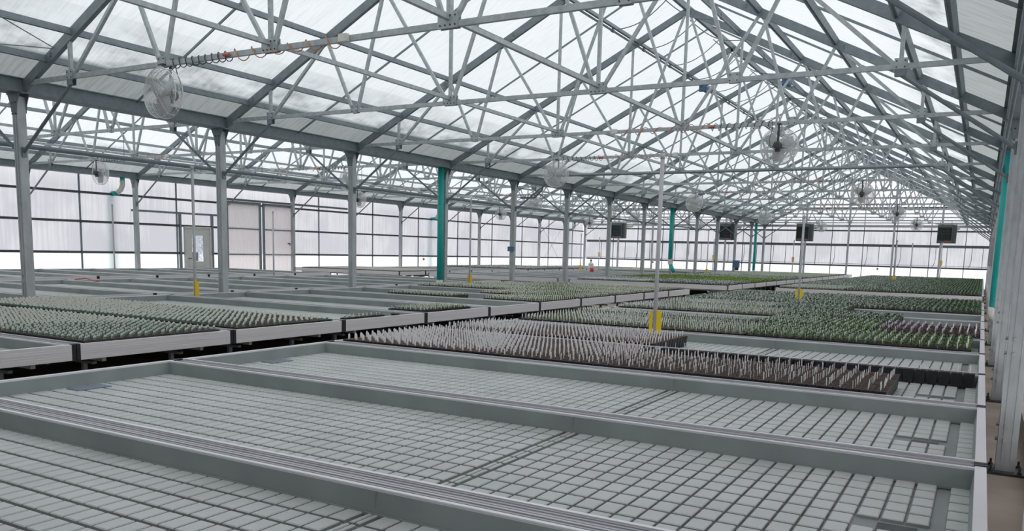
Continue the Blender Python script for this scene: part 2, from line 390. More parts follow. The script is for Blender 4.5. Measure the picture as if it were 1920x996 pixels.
# trusses
def bar(p, q, wd, ht, name, root, m='galv'):
    mb = MB(); mb.beam(p, q, wd, ht); return mb.build(name, M[m], root)
def make_truss():
    r = empty('roof_truss', (XC[0], 0, 0))
    zc = ZCH; NODES = (5.05, 3.12, 1.235)
    for s in (-1, 1):
        mb = MB(); a = Vector((s * (HALF - 0.08), 0, zroof(0.08))); b = Vector((0, 0, ZR - 0.02))
        mb.beam(a, b, 0.065, 0.135)
        for d in (0.9, 2.5, 4.1): 
            for e in (-0.02, 0.02): mb.bolt((s * (HALF - d), -0.04, zroof(d) + e), (0, 1, 0), 0.012, 0.01)
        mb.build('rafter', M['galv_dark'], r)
    mb = MB(); mb.beam((-HALF + 0.14, 0, zc + 0.01), (HALF - 0.14, 0, zc + 0.01), 0.045, 0.06)
    for xx in (-5.6, -4.2, -2.1, 0, 2.1, 4.2, 5.6): mb.bolt((xx, -0.026, zc + 0.01), (0, 1, 0), 0.008, 0.006)
    mb.build('bottom_chord', M['galv'], r)
    def zr(d): return zroof(HALF - abs(d)) - 0.05
    for s in (-1, 1):
        for x0, x1 in ((5.05, 5.05), (5.05, 3.78), (3.12, 3.72), (3.12, 2.55), (1.235, 2.48), (1.235, 1.235), (1.235, 0.05)):
            off = 0.05 * (1 if x1 < x0 else -1 if x1 > x0 else 0)
            bar((s * (x0 - off), 0, zc + 0.02), (s * x1, 0, zr(x1) + (0.0)), 0.045, 0.045, 'web_brace', r)
        for x0 in NODES:
            big = x0 < 2
            mb = MB(); wd, ht = (0.24, 0.15) if big else (0.14, 0.13)
            for y in (-0.029, 0.029): mb.box(s * x0 - wd / 2, s * x0 + wd / 2, y - 0.004, y + 0.004, zc - 0.03, zc - 0.03 + ht)
            for bx in ((-0.09, -0.03, 0.03, 0.09) if big else (-0.045, 0.045)):
                for bz in (0.0, ht - 0.06): mb.bolt((s * x0 + bx, -0.034, zc + bz), (0, 1, 0), 0.009, 0.006, 1)
            mb.build('gusset_plate', [M['galv'], M['motor']], r)
        mb = MB(); mb.tube([(s * 5.04, 0, zc - 0.07), (s * (HALF - 0.06), 0, 1.25 + EYE)], 0.024, 8)
        for y in (-0.03, 0.03):
            mb.box(s * 5.05 - 0.06, s * 5.05 + 0.06, y - 0.004, y + 0.004, zc - 0.10, zc - 0.02)
        mb.box(s * (HALF - 0.055) - 0.035, s * (HALF - 0.055) + 0.035, -0.03, 0.03, 1.19 + EYE, 1.33 + EYE)
        mb.build('knee_brace', M['galv_dark'], r)
    return r
proto = make_truss(); first = True
BAYN = ['planted bay', 'empty bay']
for b in (0, 1):
    for i in range(-1, 14):
        t = proto if first else copy_tree(proto)
        first = False
        t.location = (XC[b], ty(i) if i < 13 else YB - 0.30, 0)
        lab = 'grey steel roof truss spanning the %s, %s from the camera' % (BAYN[b], ORD[i + 1])
        tag(t, lab, 'truss', 'steel trusses across the ' + BAYN[b])

# posts
def make_post(x_in, wdt=0.128):
    r = empty('support_post', (x_in, 0, 0))
    h = wdt / 2; mb = MB(); t = 0.012
    mb.box(-h, h, -h, -h + t, 0, ZG - 0.05); mb.box(-h, h, h - t, h, 0, ZG - 0.05); mb.box(-h, -h + t, -h + t, h - t, 0, ZG - 0.05); mb.box(h - t, h, -h + t, h - t, 0, ZG - 0.05)
    for e in (-h * 0.45, h * 0.45): mb.box(e - 0.004, e + 0.004, -h - 0.004, -h, 0.1, ZG - 0.3)
    mb.build('shaft', M['post'], r)
    mb = MB()
    for y in (-h - 0.006, h + 0.006):
        vs = []
        for yy in (y - 0.005, y + 0.005):
            vs += [(-h, yy, ZG - 0.28), (h, yy, ZG - 0.28), (h + 0.02, yy, ZG - 0.16), (0.17, yy, ZG + 0.02), (-0.17, yy, ZG + 0.02), (-h - 0.02, yy, ZG - 0.16)]
        n = 6; mb.add(vs, [tuple(range(n))[::-1], tuple(range(n, 2 * n))] + [(i, (i + 1) % n, n + (i + 1) % n, n + i) for i in range(n)])
    mb.box(-0.2, 0.2, -h, h, ZG - 0.015, ZG + 0.0)
    for bx in (-0.04, 0.04):
        for bz in (0.3, 0.14): mb.bolt((bx, -h - 0.012, ZG - bz), (0, 1, 0), 0.012, 0.008, 1)
    mb.build('head_bracket', [M['galv_dark'], M['motor']], r)
    mb = MB(); mb.box(-0.12, 0.12, -0.14, 0.14, 0.0, 0.02)
    for bx in (-0.09, 0.09):
        for by in (-0.11, 0.11): mb.tube([(bx, by, 0.01), (bx, by, 0.07)], 0.009, 6); mb.tube([(bx, by, 0.02), (bx, by, 0.035)], 0.018, 6)
    mb.build('base_plate', M['motor'], r)
    mb = MB()
    for bz in (0.25, 0.36, 0.9, 1.01):
        mb.bolt((-0.02, -h - 0.008, bz), (0, 1, 0), 0.015, 0.01); mb.bolt((-h - 0.008, 0.0, bz), (1, 0, 0), 0.015, 0.01)
    mb.build('bolt', M['galv'], r)
    return r
pp = make_post(XG); firstp = True
PN = {XG: 'middle gutter', XR: 'near side gutter', XL: 'far side gutter'}
for xx in (XG, XR, XL):
    for i in range(-1, 14):
        t = pp if firstp else copy_tree(pp)
        firstp = False
        t.scale = (1.02, 1.02, 1) if xx == XR else (1, 1, 1); t.location = (xx + (0.0 if xx == XR else 0), ty(i) if i < 13 else YB - 0.30, 0)
        tag(t, 'square galvanised post under the %s, %s one from the camera' % (PN[xx], ORD[i + 1]), 'post', 'posts under the ' + PN[xx])
# end wall columns
for k in range(1, 10):
    if k == 5: continue
    x = XG + 2.541 * (k - 5); d = min(abs(x - XG), abs(x - XL), abs(x - XR)); d = min(d, 2 * HALF - d)
    o = empty('wind_column', (x, YB - 0.15, 0))
    MB().beam((0, 0, 0), (0, 0, zroof(d) - 0.06), 0.11, 0.10, up=(0, 1, 0)).build('shaft', M['post'], o)
    MB().box(-0.09, 0.09, -0.09, 0.05, 0, 0.02).build('base_plate', M['motor'], o)
    tag(o, 'square steel column against the end wall, %s from the far side wall' % ORD[k - 1 if k < 5 else k - 2], 'column', 'end wall columns')

# gutters
for xx, nm in ((XG, 'wide dark grey gutter between the two roof bays'), (XR, 'dark grey gutter along the near side wall'), (XL, 'dark grey gutter along the far side wall')):
    mb = MB()
    L0, L1 = YF, YB
    for a, b2, c, d in ((-0.17, -0.155, 0.02, 0.19), (0.155, 0.17, 0.02, 0.19), (-0.17, 0.17, 0.0, 0.02), (-0.21, -0.155, 0.18, 0.195), (0.155, 0.21, 0.18, 0.195)):
        mb.box(xx + a, xx + b2, L0, L1, ZG + c, ZG + d)
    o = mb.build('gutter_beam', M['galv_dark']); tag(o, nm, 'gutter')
# purlins
PUR = (0.78, 1.38, 2.63, 3.88, 5.22)
for b in (0, 1):
    for side in (0, 1):
        s = 1 if side == 0 else -1; xg = (XG, XR)[side] if b == 0 else (XL, XG)[side]
        for k, d in enumerate(PUR):
            mb = MB(); nrm = Vector((-(ZR - ZG) / HALF * s, 0, 1)).normalized()
            p = Vector((xg + s * d, 0, zroof(d))) + nrm * 0.02
            mb.beam((p.x, YF, p.z), (p.x, YB, p.z), 0.05, 0.085, up=nrm); mb.beam(Vector((p.x, YF, p.z)) - nrm * 0.045 + Vector((0.02 * s, 0, 0)), Vector((p.x, YB, p.z)) - nrm * 0.045 + Vector((0.02 * s, 0, 0)), 0.012, 0.02, up=nrm)
            if k == 4:
                mb.tube([(p.x - 0.02 * s, YF, p.z - 0.085), (p.x - 0.02 * s, YB, p.z - 0.085)], 0.022, 8)
                for q in range(-3, 28):
                    y = Y0 + q * S / 2 + 0.45
                    mb.tube([(p.x - 0.02 * s, y - 0.05, p.z - 0.085), (p.x - 0.02 * s, y + 0.05, p.z - 0.085)], 0.034, 8)
                    mb.box(p.x - 0.02 * s - 0.01, p.x - 0.02 * s + 0.01, y - 0.02, y + 0.02, p.z - 0.1, p.z)
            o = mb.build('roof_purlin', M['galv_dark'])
            tag(o, 'long steel purlin on the %s slope of the %s, %s up from the gutter' % (['rising', 'falling'][side], BAYN[b], ORD[k]), 'purlin', 'purlins running the length of the roof')
    o = MB().box(XC[b] - 0.035, XC[b] + 0.035, YF, YB, ZR - 0.04, ZR + 0.09).build('ridge_beam', M['galv_dark']); tag(o, 'steel ridge beam along the peak of the ' + BAYN[b], 'beam')
# chord ties running lengthwise
for b in (0, 1):
    for s in (-1, 1):
        mb = MB().beam((XC[b] + s * 1.235 - 0.0, YF, ZCH + 0.075), (XC[b] + s * 1.235, YB, ZCH + 0.075), 0.05, 0.05)
        o = mb.build('tie_bar', M['galv']); tag(o, 'long steel tie bar on the chords of the %s, %s side' % (BAYN[b], ['far', 'near'][(s + 1) // 2]), 'tie bar')
# vent racks: curved toothed rods below the ridge vents
def make_rack():
    mb = MB(); pts = []
    for i in range(13):
        t = i / 12; x = 1.18 * (1 - t) - 0.10 ; z = zroof(HALF - 1.14) - 0.06 + (ZR - 0.03 - zroof(HALF - 1.14)) * t - 0.16 * math.sin(math.pi * t) * 1.0
        pts.append((x, 0, z))
    mb.tube(pts, 0.011, 5)
    return mb.build('vent_rack', M['galv_dark'])
rk = make_rack(); fr_ = True
for b in (0, 1):
    for s in (-1, 1):
        for q in range(-1, 25):
            if b == 1 and (q < 2 or s == 1): continue
            r = rk if fr_ else rk.copy()
            if not fr_: C.objects.link(r)
            fr_ = False
            r.location = (XC[b], Y0 + q * S / 2 + 0.45 + 0.03 * s, 0); r.rotation_euler = (0, 0, 0 if s == 1 else math.pi)
            tag(r, 'curved steel vent rack rod under the %s slope of the %s' % (['rising', 'falling'][(s + 1) // 2], BAYN[b]), 'vent rack', 'vent rack rods on the %s slope of the %s' % (['rising', 'falling'][(s + 1) // 2], BAYN[b]))
# blue vent motors
for s, nm in ((-1, 'blue vent gear motor on the rising slope of the planted bay'), (1, 'blue vent gear motor on the falling slope of the planted bay')):
    z = zroof(HALF - 1.14) - 0.10; r = empty('vent_motor', (XC[0] + s * 1.12, 23.0, z)); tag(r, nm, 'motor')
    mb = MB(); mb.cbox((0, 0, 0.0), (0.16, 0.20, 0.18)); mb.box(-0.11, 0.11, -0.03, 0.03, -0.10, 0.10); mb.build('gearbox', M['blue'], r)
    mb = MB(); mb.tube([(0, 0.1, 0), (0, 0.38, 0)], 0.075, 12)
    for k in range(5): mb.tube([(0, 0.14 + k * 0.045, 0), (0, 0.155 + k * 0.045, 0)], 0.085, 12)
    mb.build('motor_body', M['blue'], r)
# dark pipe along the fifth truss with dropped ends
def pipe(name, pts, r, m, label, cat='pipe'):
    o = MB().tube(pts, r, 12).build(name, M[m], None, True); tag(o, label, cat); return o
yP = ty(4) - 0.11; zP = ZCH - 0.02
pipe('heating_pipe', [(XG + 0.30, yP, zP - 0.62), (XG + 0.75, yP, zP - 0.62), (XG + 1.0, yP, zP - 0.4), (XG + 1.1, yP, zP - 0.02), (XG + 1.4, yP, zP), (XR - 1.5, yP, zP), (XR - 1.25, yP, zP - 0.1), (XR - 0.16, yP, zP - 0.95)], 0.034, 'galv_dark', 'dark steel pipe slung across the planted bay under a truss')
pipe('gas_pipe', [(-15.25, YF, 1.675 + EYE), (-15.25, YB - 3, 1.62 + EYE)], 0.048, 'galv_dark', 'thick grey pipe hung lengthwise below the trusses of the empty bay')
for i in range(-1, 13): MB().tube([(-15.25, ty(i), 1.70 + EYE), (-15.25, ty(i), ZCH)], 0.006, 5).build('hanger_rod', M['galv_dark'], bpy.data.objects['gas_pipe'])
# bracing cables
def cable(p, q, label, turn=None):
    mb = MB().tube([p, q], 0.007, 5)
    if turn:
        a = Vector(p).lerp(Vector(q), turn); d = (Vector(q) - Vector(p)).normalized()
        mb.tube([a - d * 0.10, a + d * 0.10], 0.016, 8); mb.tube([a - d * 0.13, a - d * 0.09], 0.022, 8); mb.tube([a + d * 0.09, a + d * 0.13], 0.022, 8)
    o = mb.build('bracing_cable', M['galv_dark']); tag(o, label, 'cable'); return o
cable((0.34, 8.1, EYE - 0.1), (0.34, 10.5, 0.12), 'thin bracing cable with turnbuckle low on the near side wall', 0.55)
cable((XG + 1.1, ty(0) - 0.1, zroof(1.1) - 0.05), (XG + 2.4, ty(-1), zroof(2.4) - 0.05), 'thin roof bracing cable running up from the second truss')
cable((XG + 1.1, ty(0) - 0.12, zroof(1.1) - 0.06), (XG + 0.2, ty(-1), zroof(0.2) + 0.05), 'thin roof bracing cable running down from the second truss')
for a, b2, n in ((0.3, 3.3, 'rising'), (3.3, 0.3, 'falling')):
    cable((XL - 0.02, ty(11), a + 0.2), (XL - 0.02, ty(12), b2 + 0.2), 'thin %s cable of the cross bracing on the far side wall' % n)

# ------------------------------------------------------------------ rolling benches
LB, DB = 5.48, 1.725
BX = {1: -5.388, 2: -12.262, 3: -18.15, 4: -25.0}
YS = {1: 4.163, 2: 4.239, 3: 4.239, 4: 4.239}
def make_bench():
    r = empty('rolling_bench', (BX[1], YS[1], 0)); D = DB - 0.008; LR = 0.085; ER = 0.045
    def long_rail(y0, out):
        mb = MB(); z0, z1 = RIM - 0.14, RIM
        mb.box(0.02, LB - 0.02, y0, y0 + LR, z0, z1 - 0.008, 2); mb.box(0.02, LB - 0.02, y0, y0 + LR, z1 - 0.008, z1 - 0.006, 0)
        a = 0.0 if out > 0 else LR - 0.020
        mb.box(0.02, LB - 0.02, y0 + a, y0 + a + 0.020, z1 - 0.006, z1, 1)
        for q in range(2):
            a = (0.034 + q * 0.026) if out > 0 else (LR - 0.034 - q * 0.026 - 0.004)
            mb.box(0.02, LB - 0.02, y0 + a, y0 + a + 0.004, z1 - 0.006, z1 - 0.002, 0)
        ys = y0 - 0.002 if out < 0 else y0 + LR + 0.0
        for k in range(6): mb.box(0.02, LB - 0.02, ys, ys + 0.002, z0 + 0.012 + k * 0.022, z0 + 0.018 + k * 0.022, 2)
        return mb.build('long_rail', [M['alu'], M['alu_lip'], M['alu_face']], r)
    long_rail(0.0, -1); long_rail(D - LR, 1)
    for x0, out in ((0.0, -1), (LB - ER, 1)):
        mb = MB(); mb.box(x0, x0 + ER, 0.036, D - 0.036, RIM - 0.14, RIM - 0.001)
        xs = x0 - 0.0015 if out < 0 else x0 + ER
        for k in range(6): mb.box(xs, xs + 0.0015, 0.036, D - 0.036, RIM - 0.128 + k * 0.022, RIM - 0.123 + k * 0.022)
        mb.build('end_rail', M['alu_face'], r)
    for cx in (-0.002, LB - 0.048):
        for cy in (0.0, D - 0.034): MB().box(cx, cx + 0.050, cy, cy + 0.034, RIM - 0.142, RIM + 0.003).build('corner_block', M['black'], r)
    # moulded tray liner
    mb = MB(); x0, x1, y0, y1 = ER, LB - ER, LR, D - LR; zb = RIM - 0.113; zt = RIM - 0.098
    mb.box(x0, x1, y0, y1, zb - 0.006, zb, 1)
    def block(xa, xb, ya, yb2, z=zt):
        c = 0.0065
        mb.add([(xa, ya, zb), (xb, ya, zb), (xb, yb2, zb), (xa, yb2, zb), (xa + c * .4, ya + c * .4, z - 0.004), (xb - c * .4, ya + c * .4, z - 0.004), (xb - c * .4, yb2 - c * .4, z - 0.004), (xa + c * .4, yb2 - c * .4, z - 0.004),
                (xa + c, ya + c, z), (xb - c, ya + c, z), (xb - c, yb2 - c, z), (xa + c, yb2 - c, z)],
               [(8, 9, 10, 11)] + [(4 + i, 4 + (i + 1) % 4, 8 + (i + 1) % 4, 8 + i) for i in range(4)])
        b_ = len(mb.v) - 12; mb.f += [(b_ + i, b_ + (i + 1) % 4, b_ + 4 + (i + 1) % 4, b_ + 4 + i) for i in range(4)]; mb.m += [1] * 4  # block sides take the groove colour, painted-in shade like the floor below
    PX, PY = 0.0875, 0.135
    rows = []; y = y0 + 0.004 + PY / 2
    rows.append((y0 + 0.004, y0 + PY / 2))
    while y + PY < y1 - 0.02: rows.append((y, y + PY - 0.015)); y += PY
    rows.append((y, y1 - 0.004))
    cols = []; sec = (x1 - x0) / 3
    sb = [x0, x0 + 3.43, x1]
    for k in range(2):
        a = sb[k] + (0.048 if k else 0.006); b = sb[k + 1] - (0.042 if k < 1 else 0.13)
        n = int(round((b - a) / PX)); p = (b - a) / n
        for i in range(n): cols.append((a + i * p, a + (i + 1) * p - 0.0065))
    cols.append((x1 - 0.085, x1 - 0.004))
    for k in (1,): cols.append((sb[k] - 0.026, sb[k] - 0.001)); cols.append((sb[k] + 0.002, sb[k] + 0.027))
    for ca, cb in cols:
        for ra, rb in rows:
            if LB - 0.42 < cb < LB - 0.16 and 0.78 < (ra + rb) / 2 < 0.98: continue
            block(ca, cb, ra, rb)
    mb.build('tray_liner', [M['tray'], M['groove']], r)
    mb = MB()   # sloping liner sides
    zt2 = RIM - 0.012
    for a, b2 in ((y0, y0 + 0.012), (y1, y1 - 0.012)):
        mb.add([(x0, a, zt2), (x1, a, zt2), (x1, b2, zb), (x0, b2, zb)], [(0, 1, 2, 3)]); mb.beam((x0, b2, zb + 0.012), (x1, b2, zb + 0.012), 0.012, 0.012)
    for a, b2 in ((x0, x0 + 0.012), (x1, x1 - 0.012)):
        mb.add([(a, y0, zt2), (a, y1, zt2), (b2, y1, zb), (b2, y0, zb)], [(0, 1, 2, 3)])
    for k in (1,):
        for yy, e in ((y0 + 0.004, 1), (y1 - 0.004, -1)): mb.box(sb[k] - 0.0015, sb[k] + 0.0015, yy - 0.004, yy + 0.004, zb, zt2)
    mb.build('liner_side', M['liner'], r)
    MB().box(LB - 0.36, LB - 0.22, 0.82, 0.94, zb, zb + 0.002).build('drain_opening', M['motor'], r)
    MB().box(0.10, 0.24, 0.78, 1.02, zt - 0.004, zt + 0.006).build('cover_plate', M['drainplate'], r)
    mb = MB()
    for yy in (0.30, D - 0.34): mb.box(0.1, LB - 0.1, yy, yy + 0.04, RIM - 0.19, RIM - 0.14)
    mb.build('bearer', M['galv'], r)
    mb = MB()
    for xx in (0.55, LB - 0.65):
        mb.tube([(xx, 0.12, RIM - 0.215), (xx, D - 0.12, RIM - 0.215)], 0.026, 10); mb.tube([(xx, 0.10, RIM - 0.215), (xx, 0.13, RIM - 0.215)], 0.034, 10)
    mb.build('roller_tube', M['galv'], r)
    for xx in (0.42, LB - 0.52):
        for yy in (0.36, D - 0.40):
            mb = MB(); mb.box(xx, xx + 0.04, yy, yy + 0.04, 0, RIM - 0.245); mb.box(xx - 0.03, xx + 0.07, yy - 0.03, yy + 0.07, 0, 0.01); mb.box(xx - 0.14, xx + 0.18, yy, yy + 0.04, RIM - 0.245, RIM - 0.22)
            mb.build('leg', M['galv_dark'], r)
    return r
bench = make_bench(); fb_ = True
def ranges(col):
    R = []
    for k in range(-2, 10): R.append((k, YS[col] + k * DB))
    for k in range(16): R.append((100 + k, 25.30 + k * DB))
    return R
COLN = {1: 'column beside the near side wall', 2: 'column past the walkway', 3: 'column beyond the middle posts', 4: 'column against the far side wall'}
CONT = {}
BENCH = {}
for col in (1, 2, 3, 4):
    for n, (k, y) in enumerate(ranges(col)):
        if col == 2 and k < -1: continue
        if col > 2 and k < -1: continue
        t = bench if fb_ else copy_tree(bench)
        fb_ = False
        t.location = (BX[col], y, 0); BENCH[(col, k)] = y
        planted = (col == 1 and (k >= 1)) or (col == 2 and (k in (0, 1, 5, 6, 7, 8, 9) or k >= 100)) or (col == 4 and k in (100, 101))
        tag(t, '%s rolling bench, %s from the camera in the %s' % ('seedling-covered' if planted else 'empty grey', ORD[n], COLN[col]), 'bench', 'rolling benches in the ' + COLN[col])

# ------------------------------------------------------------------ fans
def make_fan():
    r = empty('circulation_fan', (0, 0, 0)); R0 = 0.305
    mb = MB()
    def ring(rad, y, tr=0.003, n=40): mb.tube([(rad * math.cos(2 * math.pi * i / n), y, rad * math.sin(2 * math.pi * i / n)) for i in range(n)], tr, 4, closed=True)
    def prof(rad): return -0.085 + 0.05 * (rad / R0) ** 2
    for k in range(1, 17): ring(0.03 + (R0 - 0.03) * k / 17, prof(0.03 + (R0 - 0.03) * k / 17), 0.0030)
    for a in range(4):
        t = a * math.pi / 2 + 0.5; mb.tube([(u * math.cos(t), prof(u) + 0.004, u * math.sin(t)) for u in (0.0, 0.1, 0.2, R0)] + [(R0 * math.cos(t), 0.07, R0 * math.sin(t))], 0.005, 5)
    ring(R0, -0.035, 0.007); ring(R0, 0.07, 0.006); ring(R0, 0.018, 0.003)
    mb.build('front_guard', M['fan'], r)
    mb = MB()
    for k in range(2, 12): ring(0.03 + (R0 - 0.03) * k / 12, 0.07 + 0.05 * (1 - (k / 12) ** 2), 0.0022)
    for a in range(6):
        t = a * math.pi / 3 + 0.2; mb.tube([(u * math.cos(t), 0.12 - 0.05 * (u / R0) ** 2, u * math.sin(t)) for u in (0.05, 0.15, R0)], 0.004, 5)
    mb.build('rear_guard', M['fan'], r)
    for a in range(3):
        t = a * 2 * math.pi / 3 + 0.6; vs = []; N = 8
        for i in range(N + 1):
            q = i / N; rad = 0.045 + 0.215 * q; wid = 0.04 + 0.085 * math.sin(math.pi * min(1, 0.25 + q * 0.62))
            for e in (-1, 1):
                ang = t + e * wid / max(rad, 0.08) * 0.8; yy = 0.015 + e * (0.035 - 0.012 * q)
                for th in (-0.0015, 0.0015): vs.append((rad * math.cos(ang), yy + th, rad * math.sin(ang)))
        fs = []
        for i in range(N):
            b = 4 * i
            fs += [(b, b + 4, b + 6, b + 2), (b + 1, b + 3, b + 7, b + 5), (b, b + 1, b + 5, b + 4), (b + 2, b + 6, b + 7, b + 3)]
        MB().add(vs, fs).build('blade', M['blade'], r, True)
    mb = MB(); mb.tube([(0, 0.03, 0), (0, 0.05, 0), (0, 0.20, 0), (0, 0.215, 0)], [0.04, 0.062, 0.062, 0.04], 16); mb.box(-0.035, 0.035, 0.08, 0.16, -0.10, -0.05); mb.build('motor', M['motor'], r, False)
    MB().tube([(0, -0.02, 0), (0, 0.03, 0)], 0.035, 14).build('hub', M['blade'], r)
    mb = MB(); mb.box(-0.018, 0.018, 0.13, 0.142, 0.0, 0.365); mb.box(-0.03, 0.03, -0.0, 0.15, 0.345, 0.36); mb.build('hanger', M['motor'], r)
    mb = MB(); mb.tube([(0.03, 0.20, 0.0), (0.10, 0.22, -0.05), (0.13, 0.2, 0.1), (0.10, 0.16, 0.25), (0.12, 0.10, 0.40)], 0.006, 6); mb.build('lead', M['cord_black'], r)
    return r
ZF = ZCH - 0.36
fan = make_fan(); ff = True
spots = [(-9.15, i, 0, 'planted bay', 'middle gutter') for i in (0, 3, 6, 9, 12)] + [(-3.15, i, 1, 'planted bay', 'near side wall') for i in (2, 5, 8, 11)] + \
        [(-21.6, i, 1, 'empty bay', 'far side wall') for i in (2, 5, 8, 11)] + [(-15.66, i, 0, 'empty bay', 'middle gutter') for i in (0, 3, 6, 9, 12)]
cnt = {}
for x, i, back, bay, side in spots:
    t = fan if ff else copy_tree(fan); ff = False
    if i == 12 and bay == 'planted bay': x = -8.4
    t.location = (x, ty(i) + (-0.07 if back == 0 else 0.07), ZF); t.rotation_euler = (0, 0, math.pi if back else 0)
    cnt[(bay, side)] = cnt.get((bay, side), -1) + 1
    tag(t, 'white cage fan in the %s towards the %s, %s in line' % (bay, side, ORD[cnt[(bay, side)]]), 'fan', 'circulation fans under the trusses')
    # cord wound on the chord beside the fan
    s = 1 if not back else -1
    if bay == 'empty bay' and side == 'far side wall': s = 1
    if bay == 'empty bay' and side == 'middle gutter': s = -1
    if i < 10:
        r = empty('power_cord', (x + s * 0.12, ty(i), ZCH + 0.01)); tag(r, 'coiled cord beside the %s fan of the %s towards the %s' % (ORD[cnt[(bay, side)]], bay, side), 'cord', 'cords wound on truss chords')
        def helix(a, b, turns, mname, nm, wob):
            pts = []
            n = turns * 10
            for k in range(n + 1):
                t_ = k / n; th = 2 * math.pi * turns * t_; rr = 0.044 + wob * (0.5 + 0.5 * math.sin(7 * t_ + 1))
                zz = rr * math.sin(th); yy = 0.036 * math.cos(th)
                pts.append((s * (a + (b - a) * t_), yy, zz - (0.02 if zz < 0 else 0)))
            MB().tube(pts, 0.006, 5).build(nm, M[mname], r)
        helix(0.0, 1.05, 9, 'cord_black', 'black_cord', 0.008); helix(1.05, 2.75, 6, 'cord_orange', 'orange_cord', 0.022)
        MB().cbox((s * 2.85, -0.05, 0.0), (0.12, 0.05, 0.08)).build('outlet_box', M['pvc_white'], r)
        MB().tube([(s * 0.98, -0.045, 0), (s * 1.08, -0.045, -0.01)], 0.02, 8).build('plug', M['hose'], r)

# ------------------------------------------------------------------ drain pipes, heaters
for y, nm in ((ty(3) - 0.19, 'first'), (ty(8) - 0.19, 'second'), (ty(12.3) , 'third')):
    r = empty('drain_pipe', (XG - 0.0, y, 0)); tag(r, 'turquoise drain pipe down the middle posts, %s counted from the camera' % nm, 'pipe', 'turquoise drain pipes')
    if nm == 'second':
        MB().tube([(0, 0, 1.33), (0, 0, ZG)], 0.082, 16).build('pipe', M['turq'], r, True)
        MB().tube([(0, 0, 1.36), (0, 0, 1.26), (0.03, -0.02, 1.17), (0.09, -0.06, 1.08)], 0.088, 16).build('elbow', M['pvc_white'], r, True)
        MB().tube([(0.08, -0.05, 1.09), (0.27, -0.16, 0.80)], 0.080, 16).build('outlet', M['turq'], r, True)
    else:
        MB().tube([(0, 0, 0.73), (0, 0, ZG)], 0.082, 16).build('pipe', M['turq'], r, True)
        MB().tube([(0, 0, 0.60), (0, 0, 0.75)], 0.088, 16).build('coupling', M['pvc_white'], r, True)
        MB().tube([(0, 0, 0.0), (0, 0, 0.60)], 0.080, 16).build('lower_pipe', M['turq'], r, True)
        MB().tube([(0, 0, 2.72), (0, 0, 2.735)], 0.085, 16).build('joint_ring', M['turq'], r, True)
r = empty('drain_pipe', (0.245, ty(3) - 0.22, 0)); tag(r, 'turquoise drain pipe on the near side wall behind the posts', 'pipe', 'turquoise drain pipes')
MB().tube([(0, 0, 0.72), (0, 0, ZG - 0.1)], 0.082, 16).build('pipe', M['turq'], r, True)
MB().tube([(0, 0, 0.74), (0, 0, 0.62), (0.03, -0.02, 0.54), (0.08, -0.08, 0.48)], 0.092, 16).build('elbow', M['pvc_white'], r, True)
for y, nm in ((ty(3) - 0.5, 'first'), (ty(8) - 0.5, 'second'), (ty(12.4), 'third')):
    r = empty('wall_downpipe', (XL, y, 0)); tag(r, 'turquoise downpipe passing out through the far side wall, %s counted from the camera' % nm, 'pipe', 'downpipes at the far side wall')
    MB().tube([(0.05, 0, 3.52), (0.05, 0, ZG)], 0.075, 14).build('stub', M['turq'], r, True)
    MB().tube([(0.05, 0, 3.56), (0.05, 0, 3.40), (0.02, -0.05, 3.26), (-0.06, -0.14, 3.14)], 0.082, 14).build('elbow', M['pvc_white'], r, True)
    MB().tube([(-0.46, -0.16, 0.0), (-0.46, -0.16, 3.05), (-0.42, -0.15, 3.12), (-0.06, -0.14, 3.14)], 0.078, 14).build('outdoor_pipe', M['turq'], r, True)

def make_heater():
    r = empty('unit_heater', (0, 0, 0)); W2, H, D2 = 0.36, 1.0, 0.28
    mb = MB(); t = 0.03
    mb.box(-W2, -W2 + t, -D2, D2, 0, H); mb.box(W2 - t, W2, -D2, D2, 0, H); mb.box(-W2 + t, W2 - t, -D2, D2, H - 0.16, H); mb.box(-W2 + t, W2 - t, -D2, D2, 0, 0.14); mb.box(-W2 + t, W2 - t, 0.0, D2, 0.14, H - 0.16)
    mb.build('casing', M['heater'], r)
    mb = MB()
    for k in range(8): mb.beam((-W2 + t, -D2 + 0.05, 0.19 + k * 0.085), (W2 - t, -D2 + 0.05, 0.19 + k * 0.085), 0.07, 0.006, up=(0, 0.75, 0.65))
    mb.build('louver', M['heater'], r)
    MB().box(-W2 + t, W2 - t, -0.05, 0.0, 0.14, H - 0.16).build('coil', M['black'], r)
    MB().box(0.02, 0.28, -D2 - 0.004, -D2, 0.05, 0.09).build('badge', M['red'], r)
    mb = MB()
    for xx in (-0.28, 0.28): mb.tube([(xx, 0.25, H), (xx, 0.25, H + 0.25)], 0.012, 6)
    mb.box(-0.5, 0.9, -0.02, 0.02, H + 0.02, H + 0.05)
    mb.build('hanger', M['galv_dark'], r)
    mb = MB(); mb.tube([(W2 - 0.02, 0.1, H - 0.2), (W2 + 0.16, 0.1, H - 0.2), (W2 + 0.22, 0.2, H - 0.2), (W2 + 0.22, 1.0, H - 0.15)], 0.10, 14); mb.build('flue', M['flue'], r, True)
    mb = MB(); mb.box(W2, W2 + 0.20, -0.1, 0.16, 0.0, H); mb.build('burner_box', M['heater'], r)
    return r
ht = make_heater(); hf = True
for n, x in enumerate((-1.95, -9.35, -13.9, -21.1)):
    t = ht if hf else copy_tree(ht); hf = False
    t.location = (x, ty(12) - 0.25, 1.0 + EYE)
    tag(t, 'grey louvred unit heater hung near the end wall, %s one from the near side wall' % ORD[n], 'heater', 'unit heaters at the end wall')

